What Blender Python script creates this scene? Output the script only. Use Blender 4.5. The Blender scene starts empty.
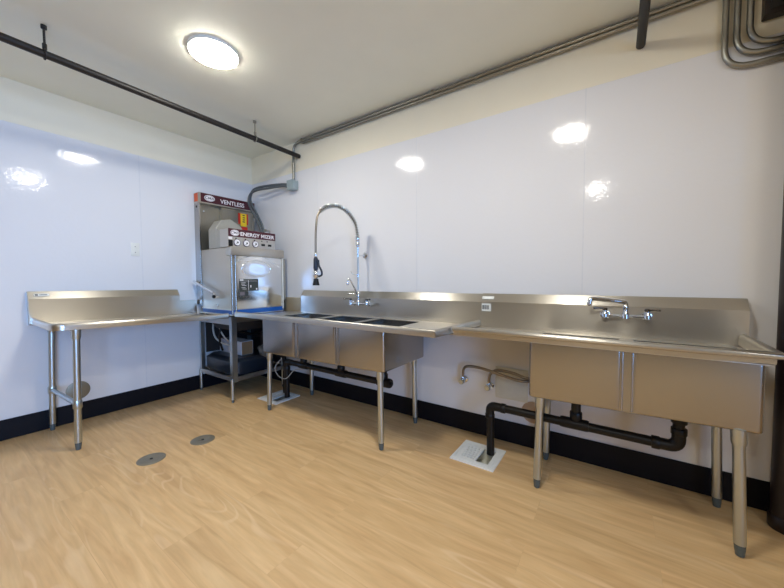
import bpy, bmesh, math, random
from math import sin, cos, pi, radians, hypot
from mathutils import Vector, Matrix
random.seed(7)
C = bpy.context.scene.collection
sc = bpy.context.scene

# ------------------------------------------------------------------ materials
def new_mat(name):
    m = bpy.data.materials.new(name); m.use_nodes = True
    nt = m.node_tree
    b = nt.nodes['Principled BSDF']
    return m, nt, b
def lin(c):
    return tuple(((v/255)/12.92 if v/255 <= .04045 else (((v/255)+.055)/1.055)**2.4) for v in c) + (1,)
def plain(name, rgb, rough=.5, metal=0, noise=.04, scale=30, spec=.5, coat=0):
    m, nt, b = new_mat(name)
    tc = nt.nodes.new('ShaderNodeTexCoord'); n = nt.nodes.new('ShaderNodeTexNoise')
    n.inputs['Scale'].default_value = scale; n.inputs['Detail'].default_value = 3
    nt.links.new(tc.outputs['Object'], n.inputs['Vector'])
    mx = nt.nodes.new('ShaderNodeMix'); mx.data_type = 'RGBA'
    c = lin(rgb); k = 1-noise*2
    mx.inputs['A'].default_value = (c[0]*k, c[1]*k, c[2]*k, 1)
    mx.inputs['B'].default_value = (min(1, c[0]*(1+noise)), min(1, c[1]*(1+noise)), min(1, c[2]*(1+noise)), 1)
    nt.links.new(n.outputs['Fac'], mx.inputs['Factor'])
    nt.links.new(mx.outputs['Result'], b.inputs['Base Color'])
    b.inputs['Roughness'].default_value = rough; b.inputs['Metallic'].default_value = metal
    b.inputs['Specular IOR Level'].default_value = spec
    b.inputs['Coat Weight'].default_value = coat
    return m
def steel(name, rgb, rough, stretch=(1, 1, 60), bump=.05, var=.10, grain=None):
    m, nt, b = new_mat(name)
    tc = nt.nodes.new('ShaderNodeTexCoord'); mp = nt.nodes.new('ShaderNodeMapping')
    mp.inputs['Scale'].default_value = stretch
    n = nt.nodes.new('ShaderNodeTexNoise'); n.inputs['Scale'].default_value = 6; n.inputs['Detail'].default_value = 4
    nt.links.new(tc.outputs['Object'], mp.inputs['Vector']); nt.links.new(mp.outputs['Vector'], n.inputs['Vector'])
    n2 = nt.nodes.new('ShaderNodeTexNoise'); n2.inputs['Scale'].default_value = 2.2; n2.inputs['Detail'].default_value = 1
    nt.links.new(tc.outputs['Object'], n2.inputs['Vector'])
    mr = nt.nodes.new('ShaderNodeMapRange'); mr.inputs['To Min'].default_value = rough-var*.5; mr.inputs['To Max'].default_value = rough+var*.5
    nt.links.new(n.outputs['Fac'], mr.inputs['Value']); nt.links.new(mr.outputs['Result'], b.inputs['Roughness'])
    bp = nt.nodes.new('ShaderNodeBump'); bp.inputs['Strength'].default_value = bump; bp.inputs['Distance'].default_value = .002
    ad = nt.nodes.new('ShaderNodeMath'); ad.operation = 'MULTIPLY_ADD'; ad.inputs[1].default_value = .0
    nt.links.new(n.outputs['Fac'], ad.inputs[0]); nt.links.new(n2.outputs['Fac'], ad.inputs[2])
    nt.links.new(ad.outputs[0], bp.inputs['Height']); nt.links.new(bp.outputs['Normal'], b.inputs['Normal'])
    b.inputs['Base Color'].default_value = lin(rgb); b.inputs['Metallic'].default_value = 1
    if grain:   # brushed metal: the highlight spreads across the brushing
        b.inputs['Anisotropic'].default_value = .8
        v = nt.nodes.new('ShaderNodeCombineXYZ')
        for i in range(3): v.inputs[i].default_value = grain[i]
        nt.links.new(v.outputs[0], b.inputs['Tangent'])
    return m

STEEL = steel('brushed_steel', (198, 193, 184), .32, (1, 1, 60), .004, .0, (0, 0, 1))
STEEL_V = steel('brushed_steel_upright', (170, 167, 163), .25, (50, 50, 1), .006, .04)
STEEL_DECK = steel('brushed_steel_deck', (220, 215, 206), .32, (1, 60, 1), .004, .0, (0, 1, 0))
STEEL_DECK_SIDE = steel('brushed_steel_side_deck', (220, 215, 206), .32, (60, 1, 1), .004, .0, (1, 0, 0))
CABINET = steel('olive_grey_steel', (158, 152, 138), .4, (50, 50, 1), .004, .0)
STEEL_HOOD = steel('satin_steel_hood', (196, 190, 180), .36, (50, 50, 1), .01, .05)
STEEL_FRONT = steel('polished_steel_front', (240, 244, 250), .18, (1, 3, 9), .10)
GALV = steel('galvanised_steel', (190, 196, 196), .32, (60, 60, 2))
EMT = steel('conduit_steel', (158, 156, 148), .38, (20, 20, 20))
CHROME = steel('chrome', (225, 228, 232), .10, (4, 4, 4), .0, .03)
HOSE = steel('braided_hose_steel', (150, 140, 126), .35, (200, 200, 200), .3)
BOXGREY = plain('grey_box_enamel', (165, 180, 182), .4, .3)
DUCT = plain('grey_enamel', (176, 172, 160), .45, .4)
FLEX = plain('grey_liquidtight', (88, 94, 98), .45)
BLACK_PIPE = plain('black_iron', (24, 20, 19), .5)
ABS = plain('black_abs', (15, 14, 14), .38, spec=.35)
SOIL = plain('dark_brown_iron', (26, 15, 14), .4)
BASE = plain('black_rubber_base', (8, 9, 18), .5, spec=.25)
PLASTIC_W = plain('white_plastic', (238, 238, 230), .4)
GRATE_W = plain('white_enamel', (242, 243, 240), .4)
HOLE = plain('drain_bowl', (216, 214, 200), .5)
GAP_SHADE = plain('grate_gap_shade', (128, 128, 124), .6)
FOOT = plain('grey_foot', (92, 104, 108), .45, .3)
BLUEFILM = plain('blue_protective_film', (24, 98, 190), .3)
MAROON = plain('maroon_banner', (74, 16, 30), .35)
WHITE_INK = plain('white_ink', (240, 236, 236), .5, noise=0)
GREY_INK = plain('grey_ink', (120, 112, 118), .5)
DARK_INK = plain('dark_ink', (40, 42, 44), .5)
PANEL_DARK = plain('label_dark', (58, 62, 58), .4)
ORANGE = plain('orange_label', (224, 96, 44), .5)
YELLOW = plain('yellow_tag', (248, 208, 40), .5)
RED = plain('red_tag', (206, 44, 28), .5)
BLACKBOX = plain('dark_blue_black_plastic', (24, 34, 46), .3)
GREYBOX = plain('pale_grey_box', (206, 209, 217), .5)
TAN = plain('tan_card', (140, 110, 78), .6)
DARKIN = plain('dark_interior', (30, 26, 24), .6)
BRASSY = plain('pale_hose', (190, 186, 176), .4)
COVER = plain('brushed_cover_plate', (150, 144, 128), .4, .45)
COVER_TAN = plain('tan_cover_plate', (186, 160, 136), .45)
BLUEGREY = plain('spray_grip_blue_black', (28, 38, 56), .35)

def wall_paint(name, rgb):
    return plain(name, rgb, .6, noise=.02, scale=4)
PAINT = wall_paint('cream_wall_paint', (242, 234, 212))
CEIL = wall_paint('ceiling_paint', (246, 246, 230))
FAR = wall_paint('far_wall_paint', (138, 128, 114))

# glossy fibreglass wall panel
def frp():
    m, nt, b = new_mat('glossy_wall_panel')
    tc = nt.nodes.new('ShaderNodeTexCoord'); n = nt.nodes.new('ShaderNodeTexNoise')
    n.inputs['Scale'].default_value = 38; n.inputs['Detail'].default_value = 2
    n2 = nt.nodes.new('ShaderNodeTexNoise'); n2.inputs['Scale'].default_value = 3.5
    nt.links.new(tc.outputs['Object'], n.inputs['Vector']); nt.links.new(tc.outputs['Object'], n2.inputs['Vector'])
    bp = nt.nodes.new('ShaderNodeBump'); bp.inputs['Strength'].default_value = .20; bp.inputs['Distance'].default_value = .003
    nt.links.new(n.outputs['Fac'], bp.inputs['Height'])
    bp2 = nt.nodes.new('ShaderNodeBump'); bp2.inputs['Strength'].default_value = .06; bp2.inputs['Distance'].default_value = .02
    nt.links.new(n2.outputs['Fac'], bp2.inputs['Height']); nt.links.new(bp.outputs['Normal'], bp2.inputs['Normal'])
    nt.links.new(bp2.outputs['Normal'], b.inputs['Normal'])
    b.inputs['Base Color'].default_value = lin((236, 235, 236)); b.inputs['Roughness'].default_value = .085
    return m
FRP = frp()

def oak():
    m, nt, b = new_mat('light_oak_planks')
    N = nt.nodes; Lk = nt.links.new
    tc = N.new('ShaderNodeTexCoord')
    br = N.new('ShaderNodeTexBrick'); br.offset = .37; br.offset_frequency = 2
    br.inputs['Scale'].default_value = 1; br.inputs['Brick Width'].default_value = 1.35; br.inputs['Row Height'].default_value = .19
    br.inputs['Mortar Size'].default_value = .0012; br.inputs['Mortar Smooth'].default_value = .3
    br.inputs['Color1'].default_value = (0, 0, 0, 1); br.inputs['Color2'].default_value = (1, 1, 1, 1); br.inputs['Mortar'].default_value = (.5, .5, .5, 1)
    Lk(tc.outputs['Object'], br.inputs['Vector'])
    # shift grain per plank
    cmb = N.new('ShaderNodeCombineXYZ'); mul = N.new('ShaderNodeMath'); mul.operation = 'MULTIPLY'; mul.inputs[1].default_value = 37
    Lk(br.outputs['Color'], mul.inputs[0]); Lk(mul.outputs[0], cmb.inputs['X']); Lk(mul.outputs[0], cmb.inputs['Z'])
    add = N.new('ShaderNodeVectorMath'); Lk(tc.outputs['Object'], add.inputs[0]); Lk(cmb.outputs[0], add.inputs[1])
    mp = N.new('ShaderNodeMapping'); mp.inputs['Scale'].default_value = (1.3, 11, 1); Lk(add.outputs[0], mp.inputs['Vector'])
    n1 = N.new('ShaderNodeTexNoise'); n1.inputs['Scale'].default_value = 1.4; n1.inputs['Detail'].default_value = 5; n1.inputs['Distortion'].default_value = 1.2
    Lk(mp.outputs[0], n1.inputs['Vector'])
    mp2 = N.new('ShaderNodeMapping'); mp2.inputs['Scale'].default_value = (2.4, 30, 1); Lk(add.outputs[0], mp2.inputs['Vector'])
    n2 = N.new('ShaderNodeTexNoise'); n2.inputs['Scale'].default_value = 2; n2.inputs['Detail'].default_value = 3; Lk(mp2.outputs[0], n2.inputs['Vector'])
    # cathedral figure
    n3 = N.new('ShaderNodeTexNoise'); n3.inputs['Scale'].default_value = .9; n3.inputs['Detail'].default_value = 1
    mp3 = N.new('ShaderNodeMapping'); mp3.inputs['Scale'].default_value = (1.0, 5.5, 1); Lk(add.outputs[0], mp3.inputs['Vector']); Lk(mp3.outputs[0], n3.inputs['Vector'])
    ring = N.new('ShaderNodeMath'); ring.operation = 'MULTIPLY'; ring.inputs[1].default_value = 85; Lk(n3.outputs['Fac'], ring.inputs[0])
    sn = N.new('ShaderNodeMath'); sn.operation = 'SINE'; Lk(ring.outputs[0], sn.inputs[0])
    pw = N.new('ShaderNodeMapRange'); pw.inputs['From Min'].default_value = .55; pw.inputs['From Max'].default_value = 1; Lk(sn.outputs[0], pw.inputs['Value'])
    n4 = N.new('ShaderNodeTexNoise'); n4.inputs['Scale'].default_value = 1.3
    mp4 = N.new('ShaderNodeMapping'); mp4.inputs['Scale'].default_value = (.9, 4, 1); Lk(add.outputs[0], mp4.inputs['Vector']); Lk(mp4.outputs[0], n4.inputs['Vector'])
    msk = N.new('ShaderNodeMapRange'); msk.inputs['From Min'].default_value = .52; msk.inputs['From Max'].default_value = .68; Lk(n4.outputs['Fac'], msk.inputs['Value'])
    fig = N.new('ShaderNodeMath'); fig.operation = 'MULTIPLY'; Lk(pw.outputs[0], fig.inputs[0]); Lk(msk.outputs[0], fig.inputs[1])
    cr = N.new('ShaderNodeValToRGB'); e = cr.color_ramp.elements
    e[0].position = .2; e[0].color = lin((197, 156, 109)); e[1].position = .8; e[1].color = lin((231, 198, 149))
    x = e.new(.5); x.color = lin((216, 179, 129))
    Lk(n1.outputs['Fac'], cr.inputs['Fac'])
    # plank tone
    tone = N.new('ShaderNodeMapRange'); tone.inputs['To Min'].default_value = .965; tone.inputs['To Max'].default_value = 1.035; Lk(br.outputs['Color'], tone.inputs['Value'])
    fine = N.new('ShaderNodeMapRange'); fine.inputs['To Min'].default_value = .86; fine.inputs['To Max'].default_value = 1.12; Lk(n2.outputs['Fac'], fine.inputs['Value'])
    tm = N.new('ShaderNodeMath'); tm.operation = 'MULTIPLY'; Lk(tone.outputs[0], tm.inputs[0]); Lk(fine.outputs[0], tm.inputs[1])
    sv = N.new('ShaderNodeVectorMath'); sv.operation = 'SCALE'; Lk(cr.outputs['Color'], sv.inputs[0]); Lk(tm.outputs[0], sv.inputs['Scale'])
    fm = N.new('ShaderNodeMix'); fm.data_type = 'RGBA'; fm.inputs['B'].default_value = lin((236, 208, 168))
    fs = N.new('ShaderNodeMath'); fs.operation = 'MULTIPLY'; fs.inputs[1].default_value = .42; Lk(fig.outputs[0], fs.inputs[0])
    Lk(fs.outputs[0], fm.inputs['Factor']); Lk(sv.outputs[0], fm.inputs['A'])
    mm = N.new('ShaderNodeMix'); mm.data_type = 'RGBA'; mm.inputs['B'].default_value = lin((168, 128, 90))
    ms = N.new('ShaderNodeMath'); ms.operation = 'MULTIPLY'; ms.inputs[1].default_value = .16; Lk(br.outputs['Fac'], ms.inputs[0])
    Lk(ms.outputs[0], mm.inputs['Factor']); Lk(fm.outputs['Result'], mm.inputs['A'])
    Lk(mm.outputs['Result'], b.inputs['Base Color'])
    rr = N.new('ShaderNodeMapRange'); rr.inputs['To Min'].default_value = .36; rr.inputs['To Max'].default_value = .5; Lk(n2.outputs['Fac'], rr.inputs['Value']); Lk(rr.outputs[0], b.inputs['Roughness'])
    bp = N.new('ShaderNodeBump'); bp.inputs['Strength'].default_value = .08; bp.inputs['Distance'].default_value = .002
    Lk(n2.outputs['Fac'], bp.inputs['Height']); Lk(bp.outputs['Normal'], b.inputs['Normal'])
    return m
OAK = oak()

def emit(name, rgb, strength):
    m, nt, b = new_mat(name)
    b.inputs['Base Color'].default_value = (.9, .9, .9, 1)
    b.inputs['Emission Color'].default_value = rgb + (1,); b.inputs['Emission Strength'].default_value = strength
    return m
LAMP = emit('lamp_diffuser', (1, .968, .88), 101)

# ------------------------------------------------------------------ mesh helpers
class MB:
    def __init__(s): s.b = bmesh.new()
    def box(s, x0, x1, y0, y1, z0, z1, bev=0, seg=2, mat=None):
        t = bmesh.new()
        bmesh.ops.create_cube(t, size=1)
        for v in t.verts: v.co = Vector(((x0+x1)/2+v.co.x*(x1-x0), (y0+y1)/2+v.co.y*(y1-y0), (z0+z1)/2+v.co.z*(z1-z0)))
        if bev: bmesh.ops.bevel(t, geom=t.edges[:]+t.verts[:], offset=bev, segments=seg, affect='EDGES', profile=.5)
        if mat: bmesh.ops.transform(t, matrix=mat, verts=t.verts)
        s._add(t); return s
    def _add(s, t):
        me = bpy.data.meshes.new('tmp'); t.to_mesh(me); t.free(); s.b.from_mesh(me); bpy.data.meshes.remove(me)
    def tube(s, pts, r, n=16, caps=True, closed=False):
        pts = [Vector(p) for p in pts]; k = len(pts)
        rad = r if isinstance(r, (list, tuple)) else [r]*k
        tang = []
        for i in range(k):
            if closed: d = pts[(i+1) % k]-pts[i-1]
            else:
                a = pts[i]-pts[i-1] if i else pts[1]-pts[0]; c = pts[i+1]-pts[i] if i < k-1 else pts[-1]-pts[-2]
                if a.length < 1e-9: a = c
                if c.length < 1e-9: c = a
                d = a.normalized()+c.normalized()
                if d.length < 1e-6: d = a
            tang.append(d.normalized())
        u = tang[0].orthogonal().normalized(); rings = []
        for i in range(k):
            t = tang[i]; u = (u-t*u.dot(t))
            if u.length < 1e-6: u = t.orthogonal()
            u.normalize(); w = t.cross(u)
            rings.append([s.b.verts.new(pts[i]+(u*cos(2*pi*j/n)+w*sin(2*pi*j/n))*rad[i]) for j in range(n)])
        for i in range(k if closed else k-1):
            a, c = rings[i], rings[(i+1) % k]
            for j in range(n): s.b.faces.new((a[j], a[(j+1) % n], c[(j+1) % n], c[j]))
        if caps and not closed:
            s.b.faces.new(rings[0][::-1]); s.b.faces.new(rings[-1])
        return s
    def cyl(s, a, b, r, n=24): return s.tube([a, b], r, n)
    def lathe(s, base, axis, prof, n=28):
        """prof = [(radius, height)...] about axis from base"""
        base = Vector(base); t = Vector(axis).normalized(); u = t.orthogonal().normalized(); w = t.cross(u); rings = []
        for r, h in prof:
            rings.append([s.b.verts.new(base+t*h+(u*cos(2*pi*j/n)+w*sin(2*pi*j/n))*max(r, 1e-4)) for j in range(n)])
        for a, c in zip(rings, rings[1:]):
            for j in range(n): s.b.faces.new((a[j], a[(j+1) % n], c[(j+1) % n], c[j]))
        s.b.faces.new(rings[0][::-1]); s.b.faces.new(rings[-1]); return s
    def prism(s, poly, d, mapf):
        """poly of 2d points extruded: mapf(u,v,w) with w in d=(w0,w1)"""
        a = [s.b.verts.new(mapf(u, v, d[0])) for u, v in poly]; c = [s.b.verts.new(mapf(u, v, d[1])) for u, v in poly]
        n = len(poly)
        for i in range(n): s.b.faces.new((a[i], a[(i+1) % n], c[(i+1) % n], c[i]))
        s.b.faces.new(a[::-1]); s.b.faces.new(c); return s
    def sweep(s, path, prof, zs=None, caps=True):
        """horizontal path [(x,y)], profile [(o,z)], o = offset to the RIGHT of travel (outward); mitred"""
        k = len(path); rings = []
        P = [Vector((x, y)) for x, y in path]
        for i in range(k):
            d1 = (P[i]-P[i-1]).normalized() if i else (P[1]-P[0]).normalized()
            d2 = (P[i+1]-P[i]).normalized() if i < k-1 else d1
            n1 = Vector((d1.y, -d1.x)); n2 = Vector((d2.y, -d2.x)); m = n1+n2; m /= max(1e-6, (1+n1.dot(n2)))
            dz = zs[i] if zs else 0
            rings.append([s.b.verts.new((P[i].x+m.x*o, P[i].y+m.y*o, z+dz)) for o, z in prof])
        n = len(prof)
        for a, c in zip(rings, rings[1:]):
            for j in range(n): s.b.faces.new((a[j], a[(j+1) % n], c[(j+1) % n], c[j]))
        if caps: s.b.faces.new(rings[0]); s.b.faces.new(rings[-1][::-1])
        return s
    def loops(s, loops, cap0=True, cap1=True):
        L = [[s.b.verts.new(p) for p in l] for l in loops]
        for a, c in zip(L, L[1:]):
            n = len(a)
            for j in range(n): s.b.faces.new((a[j], a[(j+1) % n], c[(j+1) % n], c[j]))
        if cap0: s.b.faces.new(L[0][::-1])
        if cap1: s.b.faces.new(L[-1])
        return s
    def disc_yz(s, x, y, z, r, t, n=40):  # thin disc facing +x
        return s.cyl((x, y, z), (x+t, y, z), r, n)
    def build(s, name, mat, parent=None, smooth=40, bev=0):
        bmesh.ops.recalc_face_normals(s.b, faces=s.b.faces[:])
        me = bpy.data.meshes.new(name); s.b.to_mesh(me); s.b.free()
        if mat: me.materials.append(mat)
        if smooth:
            me.polygons.foreach_set('use_smooth', [True]*len(me.polygons))
            me.set_sharp_from_angle(angle=radians(smooth))
        o = bpy.data.objects.new(name, me); C.objects.link(o)
        if parent is not None:
            o.parent = parent
            # child meshes are written in world space: undo the parent's own location
            o.matrix_parent_inverse = world(parent).inverted()
        if bev:
            md = o.modifiers.new('edge', 'BEVEL'); md.width = bev; md.segments = 2; md.limit_method = 'ANGLE'
        return o
def world(o):
    m = Matrix.LocRotScale(o.location, o.rotation_euler, o.scale)
    if o.parent: m = world(o.parent) @ o.matrix_parent_inverse @ m
    return m
def tag(o, label, cat, group=None):
    o['label'] = label; o['category'] = cat
    if group: o['group'] = group
    return o
def thing(name, label, cat, loc, group=None):
    o = bpy.data.objects.new(name, None); C.objects.link(o); o.location = loc; o.empty_display_size = .1
    return tag(o, label, cat, group)
def struct(o): o['kind'] = 'structure'; return o
def arc(c, a, b, r, t0, t1, n=8):
    """points c + r(cos t a + sin t b)"""
    c, a, b = Vector(c), Vector(a), Vector(b)
    return [c+(a*cos(t0+(t1-t0)*i/n)+b*sin(t0+(t1-t0)*i/n))*r for i in range(n+1)]
def bend(pts, r, n=7):
    """round the corners of a polyline"""
    pts = [Vector(p) for p in pts]; out = [pts[0]]
    for i in range(1, len(pts)-1):
        p = pts[i]; d1 = (pts[i-1]-p); d2 = (pts[i+1]-p)
        q = min(r, d1.length*.49, d2.length*.49); a = p+d1.normalized()*q; c = p+d2.normalized()*q
        for k in range(n+1):
            t = k/n; out.append(a*(1-t)**2+p*2*t*(1-t)+c*t*t)
    out.append(pts[-1]); return out
def catmull(P, n=10):
    P = [Vector(p) for p in P]; out = []
    Q = [P[0]*2-P[1]]+P+[P[-1]*2-P[-2]]
    for i in range(1, len(Q)-2):
        for k in range(n):
            t = k/n; a, b, c, d = Q[i-1], Q[i], Q[i+1], Q[i+2]
            out.append(.5*((2*b)+(c-a)*t+(2*a-5*b+4*c-d)*t*t+(3*b-a-3*c+d)*t**3))
    out.append(P[-1]); return out
def text_mesh(name, body, size, origin, right, up, mat, parent, bold=0, align='CENTER', squash=1):
    cu = bpy.data.curves.new(name, 'FONT'); cu.body = body; cu.size = size; cu.align_x = align; cu.align_y = 'CENTER'
    cu.offset = bold; cu.extrude = .0006
    t = bpy.data.objects.new(name, cu); C.objects.link(t)
    me = bpy.data.meshes.new_from_object(t); bpy.data.objects.remove(t); bpy.data.curves.remove(cu)
    R, U = Vector(right).normalized(), Vector(up).normalized(); N = R.cross(U)
    M = Matrix(((R.x*squash, U.x, N.x, origin[0]), (R.y*squash, U.y, N.y, origin[1]), (R.z*squash, U.z, N.z, origin[2]), (0, 0, 0, 1)))
    me.transform(M); me.name = name; me.materials.clear(); me.materials.append(mat)
    o = bpy.data.objects.new(name, me); C.objects.link(o)
    if parent is not None:
        o.parent = parent; o.matrix_parent_inverse = world(parent).inverted()
    return o

# ------------------------------------------------------------------ room
RX, RY, RZ, PT, BH = 6.6, -5.4, 2.773, 2.445, .159
SINKS = [(3.104, -.316, 0, .297), (.985, -.378, 0, .30)]
HH = .099
def floor_mesh():
    m = MB(); V = {}
    gx = sorted([-.15, RX+.15]+[v for c in SINKS for v in (c[0]-HH, c[0]+HH)]); gy = sorted([RY-.15, .15]+[v for c in SINKS for v in (c[1]-HH, c[1]+HH)])
    def v(i, j, z): return V.setdefault((i, j, z), m.b.verts.new((gx[i], gy[j], z)) if (i, j, z) not in V else None)
    for i in range(len(gx)-1):
        for j in range(len(gy)-1):
            mx, my = (gx[i]+gx[i+1])/2, (gy[j]+gy[j+1])/2
            if any(abs(mx-c[0]) < HH and abs(my-c[1]) < HH for c in SINKS): continue
            m.b.faces.new((v(i, j, 0), v(i+1, j, 0), v(i+1, j+1, 0), v(i, j+1, 0)))
    g = bmesh.ops.extrude_face_region(m.b, geom=m.b.faces[:])
    for e in g['geom']:
        if isinstance(e, bmesh.types.BMVert): e.co.z -= .15
    return m.build('floor', OAK, smooth=0)
struct(floor_mesh())
struct(MB().box(-.15, RX+.15, RY-.15, .15, RZ, RZ+.12).build('ceiling', CEIL, smooth=0))
struct(MB().box(-.15, 0, RY-.15, .15, 0, RZ).build('wall_left', PAINT, smooth=0))
struct(MB().box(0, RX, 0, .15, 0, RZ).build('wall_back', PAINT, smooth=0))
struct(MB().box(0, RX, RY-.15, RY, 0, RZ).build('wall_front', FAR, smooth=0))
# right wall with a wide window opening
WY0, WY1, WZ0, WZ1 = -5.3, -2.9, .25, 2.3
w = MB()
w.box(RX, RX+.15, RY-.15, WY0, 0, RZ).box(RX, RX+.15, WY1, .15, 0, RZ)
w.box(RX, RX+.15, WY0, WY1, 0, WZ0).box(RX, RX+.15, WY0, WY1, WZ1, RZ)
struct(w.build('wall_right', FAR, smooth=0))
fr = MB()
for y in (WY0+.03, (WY0+WY1)/2, WY1-.03): fr.box(RX+.03, RX+.09, y-.03, y+.03, WZ0, WZ1)
fr.box(RX+.03, RX+.09, WY0, WY1, WZ0, WZ0+.06).box(RX+.03, RX+.09, WY0, WY1, WZ1-.06, WZ1)
struct(fr.build('window_1', plain('window_frame', (60, 60, 62), .4), smooth=0))

FT = .004
n = 0
def panel(mb, name):
    o = struct(mb.build(name, FRP, smooth=30, bev=0)); return o
xs = [FT, 1.203, 2.430, 3.686, 4.906, 6.1, RX]
for a, b_ in zip(xs, xs[1:]):
    panel(MB().box(a+.0015, b_-.0015, -FT, 0, .0, PT, .0012, 1), 'wall_panel_back')
ys = [-FT, -1.209, -2.43, -3.65, -4.87, RY]
for a, b_ in zip(ys, ys[1:]):
    panel(MB().box(0, FT, b_+.0015, a-.0015, .0, PT, .0012, 1), 'wall_panel_left')
seam = plain('seam_filler', (226, 226, 229), .3)
k = 1
for x in xs[1:-1]:
    struct(MB().box(x-.004, x+.004, -FT-.0012, -FT+.001, BH, PT).build('trim_%d' % k, seam, smooth=0)); k += 1
for y in ys[1:-1]:
    struct(MB().box(FT-.001, FT+.0012, y-.004, y+.004, BH, PT).build('trim_%d' % k, seam, smooth=0)); k += 1
struct(MB().box(FT, RX, -FT-.008, -FT, 0, BH, .002, 1).build('baseboard_back', BASE, smooth=30))
struct(MB().box(FT, FT+.008, RY, -FT-.008, 0, BH, .002, 1).build('baseboard_left', BASE, smooth=30))

# ------------------------------------------------------------------ shared sink parts
def leg(parent, x, y, ztop, r=.0215, gusset=True, zfoot=.055, matl=None, top=(0, 0)):
    d = Vector((top[0], top[1], ztop)); dn = d.normalized(); P = lambda z: Vector((x, y, 0))+d*(z/ztop)
    o = MB().tube([P(zfoot), P(ztop-.005)], r, 24).build('leg', matl or GALV, parent)
    MB().lathe((x, y, 0), dn, [(r*.55, 0.001), (r*.72, .004), (r*.78, .02), (r*.86, .03), (r*.92, zfoot)]).build('foot', FOOT, o)
    if gusset: MB().lathe(P(ztop-.075), dn, [(r*1.12, 0), (r*1.25, .012), (r*1.28, .072)]).build('gusset', GALV, o)
    return o
def rrect(x0, x1, y0, y1, r, z, n=5):
    pts = []
    for cx, cy, t in ((x1-r, y1-r, 0), (x0+r, y1-r, pi/2), (x0+r, y0+r, pi), (x1-r, y0+r, 3*pi/2)):
        for i in range(n+1):
            a = t+pi/2*i/n; pts.append([cx+r*cos(a), cy+r*sin(a), z])
    return pts
def basin(parent, x0, x1, y0, y1, ztop, zf, name='basin'):
    """zf(x) = underside height"""
    t = .004
    def rr(ins, r, z): return rrect(x0+ins, x1-ins, y0+ins, y1-ins, r, z)
    def low(ins, r, dz): return [(p[0], p[1], zf(p[0])+dz) for p in rr(ins, r, 0)]
    L = [low(.014, .018, 0), low(.006, .020, .002), low(.0015, .020, .006), low(0, .020, .014), rr(0, .020, ztop),
         rr(t, .010, ztop), low(t, .010, .03), low(.02, .02, .008)]
    m = MB().loops(L)
    o = m.build(name, STEEL_V, parent, 50)
    cx, cy = (x0+x1)/2, (y0+y1)/2
    MB().lathe((cx, cy, zf(cx)+.006), (0, 0, 1), [(.045, 0), (.045, .004), (.03, .005), (.028, -.0)]).build('drain_strainer', CHROME, o)
    return o
def deck(parent, xs, ys, holes, z, mat=STEEL_DECK, th=.004):
    m = MB(); V = {}
    def v(i, j):
        if (i, j) not in V: V[i, j] = m.b.verts.new((xs[i], ys[j], z))
        return V[i, j]
    for i in range(len(xs)-1):
        for j in range(len(ys)-1):
            if (i, j) in holes: continue
            m.b.faces.new((v(i, j), v(i+1, j), v(i+1, j+1), v(i, j+1)))
    g = bmesh.ops.extrude_face_region(m.b, geom=m.b.faces[:])
    for e in g['geom']:
        if isinstance(e, bmesh.types.BMVert): e.co.z -= th
    return m.build('worktop', mat, parent, 30)
RIM = [(-.030, .868), (-.030, .896), (-.027, .908), (-.020, .915), (-.011, .917), (-.004, .914), (.001, .906), (.002, .896), (0, .870), (-.006, .868)]
def splash_prof(zb, zt, face=.07, top=.03):
    # (distance from wall, z) closed: face, sloping return, hem
    return [(face, zb), (face, zt-.060), (top, zt-.004), (top-.003, zt), (.006, zt), (.006, zb)]

# ------------------------------------------------------------------ three compartment sink
S3 = thing('three_compartment_sink', 'long stainless three compartment sink on tubular legs beside the dishwasher', 'sink', (1.85, -.37, 0))
X0, X1 = .785, 2.975
z3 = lambda x: .548+(x-1.15)*.0175
DZ = .874
bays3 = [(1.150, 1.603), (1.652, 2.088), (2.122, 2.553)]
dx = [X0]+[v for b_ in bays3 for v in (b_[0]+.012, b_[1]-.012)]+[X1-.028]
dy = [-.700, -.664, -.135, -.066]
deck(S3, dx, dy, {(1, 1), (3, 1), (5, 1)}, DZ)
for a, b_ in bays3: basin(S3, a, b_, -.672, -.09, DZ-.005, z3)
for a, b_ in ((1.603, 1.652), (2.088, 2.122)):
    MB().prism([(a-.013, z3(a)+.003), (b_+.013, z3(b_)+.003), (b_+.013, DZ-.005), (a-.013, DZ-.005)], (-.6685, -.095), lambda u, v, w: (u, w, v)).tube([(a+.003, -.6695, z3(a)+.006), (a+.003, -.6695, DZ-.01)], .0045, 8).tube([(b_-.003, -.6695, z3(b_)+.006), (b_-.003, -.6695, DZ-.01)], .0045, 8).build('basin_divider', STEEL_V, S3)
MB().sweep([(X0, -.722), (X1, -.722), (3.028, -.072)], RIM).build('rolled_rim', STEEL, S3, 50)
sp = splash_prof(DZ-.004, 1.112)
MB().prism(sp, (.985, 3.0275), lambda u, v, w: (w, -u, v)).build('backsplash', STEEL, S3, 25)
MB().box(.64, .986, -.03, -.0065, .862, 1.026, .002, 1).build('end_splash', plain('steel_painted_reflection', (196, 180, 150), .38, .35), S3, 30)  # tan reflection on the steel is put into the base colour
for x, y, d in ((1.195, -.64, .022), (2.502, -.635, -.008), (2.480, -.117, -.012), (1.215, -.135, .008)): leg(S3, x, y, z3(x)+.012, top=(d, 0))

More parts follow.
